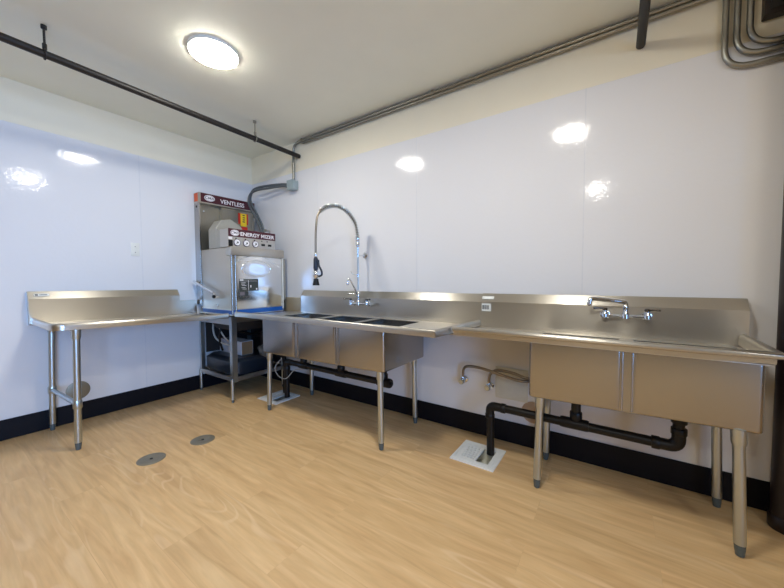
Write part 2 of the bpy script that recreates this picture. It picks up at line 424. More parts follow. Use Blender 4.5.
# ------------------------------------------------------------------ two compartment sink
S2 = thing('two_compartment_sink', 'stainless two compartment sink with left drainboard nearest the dark vertical pipe', 'sink', (3.93, -.28, 0))
Y0, Y1 = 3.004, 4.434
z2 = lambda x: .540+(x-3.475)*.022
DZ2 = .8655
bays2 = [(3.464, 3.905), (3.948, 4.398)]
dx = [2.935]+[v for b_ in bays2 for v in (b_[0]+.012, b_[1]-.012)]+[Y1-.02]
deck(S2, dx, [-.52, -.485, -.13, -.066], {(1, 1), (3, 1)}, DZ2)
for a, b_ in bays2: basin(S2, a, b_, -.50, -.085, DZ2-.005, z2)
MB().prism([(3.890, z2(3.89)+.003), (3.963, z2(3.963)+.003), (3.963, DZ2-.005), (3.890, DZ2-.005)], (-.4965, -.09), lambda u, v, w: (u, w, v)).tube([(3.906, -.4975, z2(3.9)+.006), (3.906, -.4975, DZ2-.01)], .0045, 8).tube([(3.947, -.4975, z2(3.95)+.006), (3.947, -.4975, DZ2-.01)], .0045, 8).build('basin_divider', STEEL_V, S2)
RIM2 = [(-.034, .862), (-.034, .895), (-.030, .911), (-.021, .919), (-.009, .920), (.001, .914), (.005, .904), (.003, .895), (-.008, .890), (-.020, .887), (-.021, .866)]
MB().sweep([(Y0+.002, -.545), (4.20, -.545), (Y1+.003, -.545), (Y1+.003, -.072)], RIM2, zs=[0, 0, .004, .014]).build('rolled_rim', STEEL, S2, 50)
sp = splash_prof(DZ2-.004, 1.115)
MB().prism(sp, (3.0277, 4.441), lambda u, v, w: (w, -u, v)).build('backsplash', STEEL, S2, 25)
for x, y, d in ((3.510, -.466, .012), (4.346, -.480, -.020), (4.340, -.105, -.016), (3.500, -.112, .008)): leg(S2, x, y, z2(x)+.012, top=(d, 0))
# stickers
st = MB().box(3.018, 3.119, -.0605, -.0585, -.013, .013)
R_ = Matrix.Translation((0, 0, 1.071)) 
o = MB().box(3.034, 3.122, -.0013, .0013, -.013, .013, mat=Matrix.Translation((0, -.0522, 1.0845)) @ Matrix.Rotation(radians(-35.5), 4, 'X')).build('strip_sticker', PLASTIC_W, S2, 0)
st.b.free()
o = MB().box(3.036, 3.106, -.0722, -.0698, .985, 1.042).build('barcode_sticker', PLASTIC_W, S2, 0)
bc = MB(); x = 3.034
bc.box(3.042, 3.051, -.0727, -.072, .998, 1.030)
for i in range(9): bc.box(3.056+i*.0042, 3.056+i*.0042+random.choice((.0018, .003)), -.0727, -.072, .998, 1.030)
bc.build('barcode', DARK_INK, o, 0)

# ------------------------------------------------------------------ clean dish table along the left wall
DT = thing('dish_table', 'stainless clean dish table along the left wall left of the dishwasher', 'table', (.36, -1.35, 0))
ya, yb = -1.982, -.745
sl = lambda y: (-(y-yb))/(yb-ya)*-.030*-1  # rises toward the free end
m = MB()
def dz(y): return .030*(yb-y)/(yb-ya)
vs = [m.b.verts.new((x, y, .862+dz(y))) for x, y in ((.066, yb), (.066, ya+.03), (.69, ya+.03), (.69, yb))]
m.b.faces.new(vs)
g = bmesh.ops.extrude_face_region(m.b, geom=m.b.faces[:])
for e in g['geom']:
    if isinstance(e, bmesh.types.BMVert): e.co.z -= .004
m.build('worktop', STEEL_DECK_SIDE, DT, 30)
RIMT = [(o_, z_-.018) for o_, z_ in RIM]
MB().sweep([(.012, ya), (.655, ya), (.690, ya+.010), (.712, ya+.032), (.722, ya+.070), (.722, yb-.0)], RIMT, zs=[.034, .031, .03, .029, .028, 0]).build('rolled_rim', STEEL, DT, 50)
m = MB()
pr = splash_prof(.845, 1.13)
a = []; c = []
for u, v in pr:
    for lst, y in ((a, -1.992), (c, -.912)):
        zz = v+(.012 if v > 1.0 else dz(y))*(1 if y < -1 else 0)
        if v < 1: zz = v+dz(y)
        lst.append(m.b.verts.new((u, y, zz)))
for i in range(len(pr)): m.b.faces.new((a[i], a[(i+1) % len(pr)], c[(i+1) % len(pr)], c[i]))
m.b.faces.new(a); m.b.faces.new(c[::-1])
m.build('backsplash', STEEL, DT, 25)
MB().box(.0065, .035, -.913, -.728, .85, 1.012, .002, 1).build('end_splash', STEEL, DT, 30)
for x, y, t in ((.075, -1.893, (.013, .021)), (.675, -1.862, (.018, .012))):
    o = leg(DT, x, y, .885, top=t)
    MB().lathe((x+t[0]*.37, y+t[1]*.37, .335-.03), (0, 0, 1), [(.024, 0), (.027, .006), (.027, .054), (.024, .06)]).build('brace_clamp', GALV, o)
MB().tube([(.085, -1.886, .335), (.675, -1.858, .335)], .0165, 20).build('cross_brace', GALV, DT)
MB().box(.652, .716, -1.885, -1.815, .874, .886, .003, 1).build('mounting_plate', GALV, DT, 30)
th = -37
s_ = MB().box(-.0013, .0013, -1.958, -1.872, -.012, .012, mat=Matrix.Translation((.0522, 0, 1.1125)) @ Matrix.Rotation(radians(-35.5), 4, 'Y')).build('maker_sticker', PLASTIC_W, DT, 0)
q = MB()
for y0, y1, zz in ((-1.952, -1.936, .007), (-1.928, -1.884, .003)):
    q.box(-.0013, .0017, y0, y1, -zz+.001, zz, mat=Matrix.Translation((.0528, 0, 1.1129)) @ Matrix.Rotation(radians(-35.5), 4, 'Y'))
q.build('sticker_print', DARK_INK, s_, 0)

# ------------------------------------------------------------------ dishwasher in the corner
DW = thing('dishwasher', 'stainless hood type commercial dishwasher standing in the room corner', 'dishwasher', (.42, -.42, 0))
hx0, hx1, hy0, hy1, hz0, hz1 = .112, .714, -.705, -.105, .922, 1.558
# stand: four angle posts with round feet
for x, y, sx, sy in ((.055, -.712, 1, 1), (.737, -.728, -1, 1), (.732, -.115, -1, -1), (.09, -.125, 1, -1)):
    m = MB()
    if sx < 0: m.box(x-.046, x+.002, y-.002, y+.002, .20, .86)
    else: m.box(x-.002, x+.026, y-.002, y+.002, .20, .86)
    m.box(x-.002, x+.002, min(y, y+sy*.045), max(y, y+sy*.05), .20, .86)
    p_ = m.build('stand_post', GALV, DW, 0)
    leg(p_, x+sx*.008, y+(sy*.014 if y > -.5 else -.004), .24, .017, False, .03)
rl = MB().box(.06, .732, -.722, -.708, .205, .248).box(.722, .734, -.72, -.12, .205, .248).box(.06, .732, -.125, -.113, .205, .248).box(.06, .072, -.71, -.12, .205, .248)
rl.build('shelf_rail', STEEL, DW, 0)
MB().box(.07, .725, -.71, -.12, .225, .235).build('shelf_pan', STEEL, DW, 0)
MB().box(.06, .735, -.724, -.706, .775, .856, .002, 1).box(.722, .734, -.72, -.11, .80, .856).build('skirt', STEEL, DW, 0)
MB().loops([rrect(.20, .66, -.62, -.16, .05, .70), rrect(.14, .72, -.67, -.12, .04, .80), rrect(.10, .728, -.688, -.118, .03, .875)]).build('wash_tank', DARKIN, DW)
MB().box(.08, .728, -.715, -.108, .868, .882, .002, 1).build('base_pan', STEEL, DW, 30)
MB().box(.12, .723, -.704, -.108, .882, .926).build('protective_film', BLUEFILM, DW, 0)['label'] = 'blue film strip'
# hood shell (box with rounded vertical edges)
def hl(ins, z): return rrect(hx0+ins, hx1-ins, hy0+ins, hy1-ins, .018, z)
MB().loops([hl(0, hz0), hl(0, hz1-.012), hl(.004, hz1-.004), hl(.012, hz1)]).build('hood', STEEL_HOOD, DW)
MB().box(hx1-.004, hx1+.006, hy0+.04, hy1-.015, hz0+.01, hz1-.082, .004, 2).build('front_panel', STEEL_FRONT, DW)
MB().box(hx1-.03, hx1+.022, hy0-.014, hy1+.012, hz1-.085, hz1+.004, .006, 2).box(hx1-.07, hx1-.02, hy0-.014, hy0+.01, hz1-.085, hz1+.004, .005, 2).build('hood_lintel', STEEL_HOOD, DW)
pg = MB()
for y in (hy0-.002, hy0+.035): pg.tube([(hx1+.010, y, .885), (hx1+.010, y, hz1-.085)], .010, 14)
pg.build('guide_rail', STEEL_V, DW)
MB().tube([(hx1+.010, hy1-.004, .905), (hx1+.010, hy1-.004, hz1-.085)], .008, 12).build('edge_trim', PLASTIC_W, DW)
MB().tube([(hx0+.004, hy0-.004, .905), (hx0+.004, hy0-.004, hz1)], .006, 12).build('edge_trim', STEEL_V, DW)
MB().box(hx0, hx1, hy0-.006, hy0, hz0, hz0+.012).build('side_hem', STEEL, DW, 0)
# embossed oval + arcs on the front
m = MB(); cy, cz = -.430, 1.345
m.tube([(hx1+.006, cy+.168*cos(2*pi*i/48), cz+.090*sin(2*pi*i/48)) for i in range(48)], .005, 10, closed=True)
m.build('embossed_oval', STEEL_FRONT, DW)
prev = [[(hx1+.006+.004*sin(pi*r_/1.0), cy+.163*(1-r_)*cos(2*pi*i/40), cz+.085*(1-r_)*sin(2*pi*i/40)) for i in range(40)] for r_ in (0, .15, .4, .7, .98)]
MB().loops(prev, cap0=False).build('oval_field', STEEL_FRONT, DW)
for dzz, rr_ in ((0, .30), ):
    MB().tube([(hx1+.006, -.43+(.27*t), 1.435-.0+.045*(1-(t/1.0)**2)-.06*abs(t)**2) for t in [i/10-1 for i in range(21)]], .004, 8).build('embossed_arc', STEEL_FRONT, DW)
# instruction stickers
def plate(name, mat, y0, y1, z0, z1, par, x=hx1+.006, t=.0015): return MB().box(x, x+t, y0, y1, z0, z1).build(name, mat, par, 0)
p1 = plate('instruction_sticker', PANEL_DARK, -.632, -.417, 1.115, 1.238, DW)
xq = hx1+.0073
q = MB().box(xq, xq+.0008, -.625, -.585, 1.222, 1.233).box(xq, xq+.0008, -.532, -.528, 1.12, 1.225).box(xq, xq+.0008, -.62, -.43, 1.216, 1.218)
for z in (1.200, 1.186, 1.172, 1.150, 1.136): q.box(xq, xq+.0008, -.61+.02*random.random(), -.57+.02*random.random(), z-.003, z+.001)
q.box(xq, xq+.0008, -.446, -.430, 1.124, 1.142).box(xq, xq+.0008, -.51, -.498, 1.150, 1.174)
q.b.verts.ensure_lookup_table()
q.build('sticker_print', WHITE_INK, p1, 0)
for pts in ([(xq+.0008, -.600, 1.158), (xq+.0008, -.560, 1.165), (xq+.0008, -.545, 1.150)], [(xq+.0008, -.515, 1.165), (xq+.0008, -.49, 1.182), (xq+.0008, -.495, 1.145)]):
    pass
p2 = plate('small_sticker', PANEL_DARK, -.632, -.534, 1.062, 1.113, DW)
MB().box(xq, xq+.0008, -.625, -.575, 1.07, 1.105).build('sticker_print', GREY_INK, p2, 0)
plate('tiny_sticker', PANEL_DARK, -.632, -.588, 1.034, 1.060, DW)
# lift handle on the left side
hn = MB().tube([(.045, -.755, 1.215), (.455, -.755, 1.095)], .013, 14).build('lift_handle', CHROME, DW)
MB().tube([(.452, -.752, 1.094), (.452, -.752, 1.05)], .007, 10).tube([(.452, -.75, 1.05), (.452, -.70, 1.05)], .007, 10).build('handle_bracket', STEEL, hn)
MB().lathe((.456, -.74, 1.058), (0, -1, 0), [(.014, 0), (.018, .006), (.018, .02), (.012, .026)]).build('knob', ABS, hn)
MB().tube([(.05, -.755, 1.214), (.065, -.72, 1.20), (.075, -.66, 1.16)], .009, 10).build('handle_arm', STEEL_V, hn)
MB().lathe((.449, -.703, .962), (0, -1, 0), [(.016, 0), (.016, .006), (.010, .011)]).build('side_bolt', CHROME, DW)
# control box on top front
cb = MB().box(.565, .722, -.733, -.198, 1.5585, 1.738, .004, 1).build('control_box', STEEL_HOOD, DW, 30)
bn = MB().box(.7222, .7245, -.733, -.198, 1.660, 1.738).build('banner', MAROON, cb, 0)
text_mesh('lettering', 'ENERGY MIZER', .052, (.7250, -.412, 1.692), (0, 1, 0), (0, 0, 1), WHITE_INK, bn, .0011, squash=1.12)
def oval(par, x, y, z, a_, b_, letters=True):
    o = MB().loops([[(x, y+a_*cos(2*pi*i/32), z+b_*sin(2*pi*i/32)) for i in range(32)], [(x+.0012, y+a_*cos(2*pi*i/32), z+b_*sin(2*pi*i/32)) for i in range(32)]]).build('logo_oval', WHITE_INK, par, 30)
    text_mesh('logo_lettering', 'CMA', b_*1.1, (x+.0016, y, z), (0, 1, 0), (0, 0, 1), GREY_INK, o, .0004, squash=1.25)
    MB().tube([(x+.0012, y+a_*.88*cos(2*pi*i/32), z+b_*.82*sin(2*pi*i/32)) for i in range(32)], .0012, 6, closed=True).build('logo_ring', GREY_INK, o)
oval(bn, .7246, -.665, 1.698, .046, .030)
for i, y in enumerate((-.645, -.545, -.443)):
    g_ = MB().lathe((.722, y, 1.604), (1, 0, 0), [(.036, 0), (.036, .007), (.031, .010), (.031, .008)]).build('pressure_gauge', GREY_INK, cb)
    MB().cyl((.7305, y, 1.604), (.7312, y, 1.604), .029).build('gauge_face', WHITE_INK, g_)
    MB().box(.7313, .7318, y-.004, y+.012, 1.596, 1.612).box(.7313, .7318, y-.014, y-.002, 1.586, 1.592).build('gauge_needle', DARK_INK, g_, 0)
    MB().box(.7222, .7232, y-.016, y-.002, 1.638, 1.650).build('indicator_lamp', ABS, cb, 0)
for y in (-.345, -.265):
    MB().box(.7222, .7285, y-.026, y+.016, 1.592, 1.614, .002, 1).build('rocker_switch', ABS, cb)
for y in (-.365, -.30):
    MB().box(.7222, .7232, y-.006, y+.006, 1.636, 1.648).build('indicator_lamp', ABS, cb, 0)
MB().box(.7222, .7240, -.733, -.690, 1.562, 1.625).build('label_patch', ABS, cb, 0)
MB().box(.7242, .7252, -.733, -.695, 1.632, 1.655).build('label_patch', WHITE_INK, cb, 0)
# blower housing with chamfered top
duct = [(-.69, 1.559), (-.69, 1.765), (-.63, 1.862), (-.52, 1.885), (-.42, 1.83), (-.34, 1.74), (-.30, 1.559)]
MB().prism(duct, (.255, .405), lambda u, v, w: (w, u, v)).build('blower_housing', DUCT, DW, 30, .006)
MB().prism([(.405, 1.559), (.405, 1.76), (.44, 1.76), (.566, 1.70), (.566, 1.559)], (-.688, -.46), lambda u, v, w: (u, w, v)).build('blower_duct', DUCT, DW, 30, .004)
# ventless heat recovery cabinet on the wall behind
MB().box(.0065, .045, -.700, -.064, .96, 2.075, .002, 1).build('cabinet_back', CABINET, DW, 30)
MB().box(.0065, .118, -.712, -.700, .96, 2.075).build('cabinet_side', STEEL_V, DW, 0)
MB().box(.0065, .118, -.064, -.052, 1.56, 2.075).build('cabinet_side', STEEL_V, DW, 0)
MB().box(.045, .105, -.46, -.064, 1.56, 2.068, .003, 1).build('cabinet_door', CABINET, DW, 30)
cbx = MB().box(.0065, .120, -.715, -.050, 2.070, 2.186, .003, 1).build('cabinet_head', STEEL_HOOD, DW, 30)
bn = MB().box(.1202, .1220, -.694, -.052, 2.086, 2.182).build('banner', MAROON, cbx, 0)
text_mesh('lettering', 'VENTLESS', .066, (.1225, -.335, 2.125), (0, 1, 0), (0, 0, 1), WHITE_INK, bn, .0012, squash=1.0)
oval(bn, .1222, -.600, 2.136, .058, .034)
MB().box(.022, .100, -.7165, -.7148, 2.090, 2.178).build('orange_label', ORANGE, cbx, 0)
MB().lathe((.06, -.712, 2.035), (0, -1, 0), [(.012, 0), (.012, .003), (.006, .005)]).build('cabinet_bolt', DARK_INK, DW)
MB().lathe((.045, -.63, 2.0), (1, 0, 0), [(.008, 0), (.008, .002)]).build('cabinet_bolt', CHROME, DW)
MB().tube(bend([(.655, -.22, 1.738), (.655, -.22, 1.775), (.655, -.26, 1.775)], .01), .008, 10).lathe((.655, -.265, 1.775), (0, -1, 0), [(.014, 0), (.014, .02)]).build('relief_valve', EMT, DW)
MB().box(.655, .700, -.104, -.048, 1.00, 1.47, .006, 2).build('wall_shadow_slab', DUCT, DW, 30)  # grey slab standing in for the dishwasher's shadow on the back wall
MB().lathe((.675, -.075, 1.0), (0, 0, -1), [(.014, 0), (.022, .006), (.022, .035), (.014, .042)]).build('rear_knob', ABS, DW)
# below the table: booster, box, hoses, pump
MB().loops([rrect(.09, .67, -.66, -.20, .07, .236), rrect(.06, .69, -.68, -.19, .08, .26), rrect(.06, .69, -.68, -.19, .08, .38), rrect(.10, .66, -.64, -.22, .07, .41)]).build('booster_tank', BLACKBOX, DW)
MB().box(.10, .545, -.52, -.38, .411, .560, .004, 1).build('grey_control_case', GREYBOX, DW, 30)
MB().box(.546, .551, -.515, -.39, .415, .555).build('case_side_card', TAN, DW, 0)
MB().box(.60, .70, -.33, -.16, .43, .66, .01, 2).build('motor_block', DARKIN, DW)
hs = MB()
hs.tube(catmull([(.14, -.60, .80), (.16, -.62, .68), (.20, -.61, .58), (.30, -.57, .52), (.33, -.52, .50)]), .010, 10)
hs.tube(catmull([(.22, -.58, .80), (.26, -.60, .70), (.32, -.58, .60), (.34, -.52, .53)]), .008, 10)
hs.build('fill_hose', BRASSY, DW)
MB().tube(catmull([(.27, -.56, .82), (.28, -.60, .68), (.26, -.60, .56), (.24, -.56, .44)]), .012, 10).tube(catmull([(.2, -.45, .80), (.25, -.40, .66), (.4, -.30, .6), (.62, -.25, .62)]), .02, 12).build('black_hose', ABS, DW)
MB().lathe((.84, -.44, .50), (1, -.25, 0), [(.03, 0), (.062, .008), (.066, .02), (.066, .09), (.055, .11), (.02, .115)]).tube([(.72, -.42, .50), (.85, -.44, .50)], .022).build('pump_motor', FLEX, DW)
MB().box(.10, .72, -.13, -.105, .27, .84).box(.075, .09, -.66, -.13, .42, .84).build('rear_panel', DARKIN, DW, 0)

# lockout tag on the cabinet
TG = thing('hanging_tag', 'yellow and red tag hanging on the cabinet above the dishwasher', 'tag', (.13, -.22, 1.96))
MB().box(.1085, .1105, -.262, -.135, 1.905, 2.035).build('red_card', RED, TG, 0)
t = MB().box(.1115, .1135, -.234, -.158, 1.880, 2.032).build('yellow_card', YELLOW, TG, 0)
q = MB()
for z in (2.012, 1.985, 1.960, 1.935): q.box(.1136, .1142, -.212+.005*random.random(), -.178-.005*random.random(), z-.006, z+.006)
q.build('tag_print', DARK_INK, t, 0)
MB().box(.1085, .1105, -.225, -.145, 1.84, 1.875).build('red_card', RED, TG, 0)

# ------------------------------------------------------------------ faucets
PF = thing('pre_rinse_faucet', 'tall chrome pre-rinse faucet with coiled spring hose over the three compartment sink', 'faucet', (1.86, -.12, .99))
m = MB()
bz = .998; by = -.122
m.tube([(1.765, by, bz), (1.962, by, bz)], .011, 14)
for x in (1.765, 1.962):
    m.tube([(x, -.0715, bz), (x, by, bz)], .012, 14).lathe((x, -.0715, bz), (0, -1, 0), [(.024, 0), (.024, .004), (.016, .008)])
    m.lathe((x, by, bz-.022), (0, 0, 1), [(.010, 0), (.016, .006), (.018, .03), (.014, .04), (.013, .052), (.009, .056)])
m.lathe((1.86, by, bz-.022), (0, 0, 1), [(.010, 0), (.018, .008), (.019, .035), (.014, .05), (.012, .07)])
m.build('faucet_body', CHROME, PF)
for x, s in ((1.765, -1), (1.962, 1)):
    MB().lathe((x, by, bz+.034), (0, 0, 1), [(.012, 0), (.014, .008), (.009, .014)]).tube([(x, by, bz+.043), (x+s*.035, by-.02, bz+.047), (x+s*.062, by-.03, bz+.046)], [.006, .006, .008], 10).build('lever_handle', steel('dark_chrome', (110, 110, 112), .25), PF)
MB().tube([(1.962, by, bz), (2.005, by-.01, bz)], .009, 12).lathe((2.005, by-.01, bz), (1, 0, 0), [(.014, 0), (.016, .006), (.012, .016)]).build('side_valve', CHROME, PF)
MB().tube([(1.86, by, bz+.04), (1.86, by, 1.47)], .0085, 14).build('riser', GALV, PF)
m = MB().lathe((1.86, by, 1.06), (0, 0, 1), [(.012, 0), (.021, .010), (.021, .045), (.014, .055), (.012, .065)])
m.tube(catmull([(1.86, by-.018, 1.085), (1.857, by-.035, 1.13), (1.856, by-.075, 1.185), (1.855, -.238, 1.236), (1.855, -.256, 1.228), (1.855, -.262, 1.195)]), .0085, 12)
m.lathe((1.855, -.262, 1.200), (0, 0, -1), [(.009, 0), (.012, .004), (.012, .018), (.009, .022)])
m.build('add_on_spout', CHROME, PF)
MB().tube([(1.845, by-.01, 1.085), (1.80, by-.03, 1.088), (1.765, by-.04, 1.090)], [.006, .005, .007], 10).build('add_on_lever', CHROME, PF)
MB().tube([(1.86, by+.02, 1.268), (1.86, by-.06, 1.270), (1.858, by-.085, 1.285), (1.858, by-.10, 1.30)], .004, 8).lathe((1.86, by, 1.255), (0, 0, 1), [(.012, 0), (.012, .024)]).build('spray_hook', CHROME, PF)
MB().tube([(1.86, by, 1.452), (1.855, -.006, 1.458)], .006, 10).lathe((1.855, -.0045, 1.458), (0, -1, 0), [(.026, 0), (.026, .008), (.012, .014), (.010, .03)]).lathe((1.86, by, 1.44), (0, 0, 1), [(.013, 0), (.013, .026)]).build('wall_bracket', CHROME, PF)
MB().lathe((1.86, by, 1.47), (0, 0, 1), [(.010, 0), (.011, .06), (.012, .066), (.018, .072), (.019, .10), (.016, .105), (.016, .12), (.019, .125), (.019, .146), (.014, .15)]).build('riser_collar', CHROME, PF)
path = catmull([(1.86, by, 1.615), (1.86, -.130, 1.67), (1.86, -.165, 1.755), (1.86, -.262, 1.836), (1.86, -.36, 1.863), (1.86, -.45, 1.856), (1.86, -.53, 1.828), (1.86, -.592, 1.788)], 14)
# arc length resample
def resample(P, n):
    L = [0]
    for a, b_ in zip(P, P[1:]): L.append(L[-1]+(b_-a).length)
    out = []; j = 0
    for i in range(n):
        s = L[-1]*i/(n-1)
        while j < len(P)-2 and L[j+1] < s: j += 1
        t = (s-L[j])/max(1e-9, L[j+1]-L[j]); out.append(P[j].lerp(P[j+1], t))
    return out
turns = 27; N_ = turns*9
Pp = resample(path, N_); hel = []
for i, p_ in enumerate(Pp):
    d = (Pp[min(i+1, N_-1)]-Pp[max(i-1, 0)]).normalized(); u = Vector((1, 0, 0)); w_ = d.cross(u).normalized()
    a = 2*pi*turns*i/(N_-1); hel.append(p_+(u*cos(a)+w_*sin(a))*.0165)
MB().tube(hel, .0046, 6).build('coil_spring', GALV, PF)
MB().tube(path, .0095, 10).tube(catmull([path[-1], (1.86, -.625, 1.73), (1.86, -.642, 1.60), (1.86, -.646, 1.44)]), .0085, 12).build('hose', HOSE, PF)
gx, gy = 1.86, -.646
m = MB().lathe((gx, gy, 1.445), (0, 0, -1), [(.009, 0), (.014, .006), (.014, .03), (.011, .036)])
m.lathe((gx, gy, 1.300), (0, 0, -1), [(.013, 0), (.022, .012), (.024, .045), (.014, .060), (.012, .075)])
m.tube([(gx-.02, gy, 1.272), (gx+.035, gy, 1.276)], .018, 14)
sg = m.build('spray_valve', CHROME, PF)
MB().tube([(gx, gy, 1.41), (gx, gy, 1.39), (gx, gy, 1.32), (gx, gy, 1.296)], [.012, .018, .020, .014], 16).build('grip', BLUEGREY, sg)
MB().tube(catmull([(gx+.030, gy, 1.385), (gx+.036, gy, 1.34), (gx+.062, gy, 1.30), (gx+.066, gy, 1.265), (gx+.032, gy, 1.252)]), [.008]*41, 10).build('squeeze_lever', BLUEGREY, sg)
MB().lathe((gx, gy, 1.236), (0, 0, -1), [(.013, 0), (.020, .004), (.021, .02), (.028, .05), (.028, .056), (.02, .056)]).build('spray_head', ABS, sg)

WF = thing('wall_faucet', 'chrome two handle wall faucet with swing spout over the two compartment sink', 'faucet', (3.92, -.12, 1.0))
m = MB(); bz = 1.003; by = -.128
m.tube([(3.818, by, bz), (4.022, by, bz)], .009, 14)
for x in (3.818, 4.022):
    m.tube([(x, -.0715, bz), (x, by, bz)], .012, 14).lathe((x, -.0715, bz), (0, -1, 0), [(.026, 0), (.026, .004), (.016, .008)])
    m.lathe((x, by, bz-.020), (0, 0, 1), [(.010, 0), (.017, .005), (.019, .026), (.014, .036), (.012, .05), (.009, .052)])
m.lathe((3.92, by, bz-.022), (0, 0, 1), [(.010, 0), (.019, .006), (.020, .032), (.013, .046), (.012, .060), (.015, .064), (.015, .082), (.010, .088)])
m.build('faucet_body', CHROME, WF)
for x, s in ((3.818, -1), (4.022, 1)):
    MB().lathe((x, by, bz+.032), (0, 0, 1), [(.013, 0), (.015, .008), (.009, .014)]).tube([(x, by, bz+.041), (x+s*.03, by-.012, bz+.042), (x+s*.058, by-.02, bz+.042)], [.006, .005, .007], 10).build('lever_handle', steel('dark_chrome_lever', (120, 112, 104), .25), WF)
sp_ = catmull([(3.92, by, bz+.06), (3.918, by-.003, bz+.078), (3.905, by-.012, bz+.084), (3.84, by-.04, bz+.093), (3.77, by-.075, bz+.101), (3.748, by-.088, bz+.098), (3.742, by-.09, bz+.078)])
s_ = MB().tube(sp_, .0125, 14).build('swing_spout', CHROME, WF)
MB().lathe((3.742, by-.09, bz+.086), (0, 0, -1), [(.012, 0), (.014, .004), (.014, .022), (.011, .026)]).build('aerator', CHROME, s_)

# ------------------------------------------------------------------ drain piping
def coupling(m, a, b_, r): m.tube([a, Vector(a).lerp(Vector(b_), .08), Vector(a).lerp(Vector(b_), .92), b_], [r*.94, r, r, r*.94], 20)
D2 = thing('drain_pipe', 'black drain pipe under the two compartment sink, elbow down into the floor sink', 'pipe', (3.6, -.275, .05))
zz, yy, r = .352, -.275, .026
x_end = 4.165; cxs = [(a+b_)/2 for a, b_ in bays2]
main = bend([(3.176, yy, .012), (3.172, yy, zz-.0), (3.26, yy, zz), (4.153, yy, zz-.006), (4.156, yy, z2(4.156)-.004)], .06)
MB().tube(main, r, 20).build('pipe_run', ABS, D2)
o = MB(); coupling(o, (3.68-.075, yy, zz), (3.68+.075, yy, zz), .033)
o.tube([(3.688, yy, zz), (3.688, yy, z2(3.688)-.003)], r, 20)
coupling(o, (3.688, yy, zz+.03), (3.688, yy, zz+.075), .033); coupling(o, (3.688, yy, z2(3.69)-.05), (3.688, yy, z2(3.69)-.003), .036)
o.build('tee_fitting', ABS, D2)
o = MB(); coupling(o, (4.045, yy, zz-.006), (4.08, yy, zz-.006), .034); coupling(o, (4.156, yy, zz+.06), (4.156, yy, zz+.095), .034); coupling(o, (4.156, yy, zz+.12), (4.156, yy, zz+.155), .034); coupling(o, (4.156, yy, z2(4.156)-.03), (4.156, yy, z2(4.156)-.003), .037)
o.tube(bend([(4.065, yy, zz-.006), (4.156, yy, zz-.006), (4.156, yy, zz+.08)], .07), .030, 20)
o.build('elbow_fitting', ABS, D2)
o = MB(); coupling(o, (3.170, yy, zz-.085), (3.170, yy, zz-.055), .032); coupling(o, (3.245, yy, zz), (3.275, yy, zz), .032)
o.tube(bend([(3.170, yy, zz-.07), (3.170, yy, zz), (3.26, yy, zz)], .055), .029, 20); o.build('elbow_fitting', ABS, D2)

D3 = thing('drain_pipe', 'black drain pipe with capped end under the three compartment sink', 'pipe', (1.7, -.37, .05))
zz, yy = .395, -.375; r = .027
MB().tube(bend([(1.115, yy, .03), (1.115, yy, zz), (1.19, yy, zz), (2.33, yy, zz)], .05), r, 20).build('pipe_run', ABS, D3)
for a, b_ in bays3:
    cx = (a+b_)/2; o = MB(); coupling(o, (cx-.06, yy, zz), (cx+.06, yy, zz), .034); o.tube([(cx, yy, zz), (cx, yy, z3(cx)-.003)], r, 18); coupling(o, (cx, yy, zz+.03), (cx, yy, zz+.07), .034); coupling(o, (cx, yy, z3(cx)-.04), (cx, yy, z3(cx)-.003), .037)
    o.build('tee_fitting', ABS, D3)
o = MB(); coupling(o, (2.33, yy, zz), (2.40, yy, zz), .038); o.lathe((2.40, yy, zz), (1, 0, 0), [(.034, 0), (.034, .006), (.016, .007), (.016, .020), (.013, .021)], 20); o.build('cleanout_cap', ABS, D3)
o = MB(); coupling(o, (1.115, yy, zz-.09), (1.115, yy, zz-.05), .035); o.tube(bend([(1.115, yy, zz-.07), (1.115, yy, zz), (1.19, yy, zz)], .05), .031, 20); o.build('elbow_fitting', ABS, D3)
DD = MB().tube(bend([(.86, -.30, .42), (.985, -.30, .42), (.985, -.30, .03)], .05), .022, 16).build('drain_hose', ABS); tag(DD, 'black drain hose from the dishwasher, down into the same floor sink', 'hose')
CB = MB().tube(catmull([(1.10, -.42, .44), (1.03, -.45, .34), (1.08, -.45, .26), (1.16, -.42, .24), (1.22, -.36, .32), (1.40, -.36, .36)]), .004, 8).build('sensor_cable', BRASSY); tag(CB, 'thin pale cable looped around the drain pipe beside the dishwasher', 'cable')

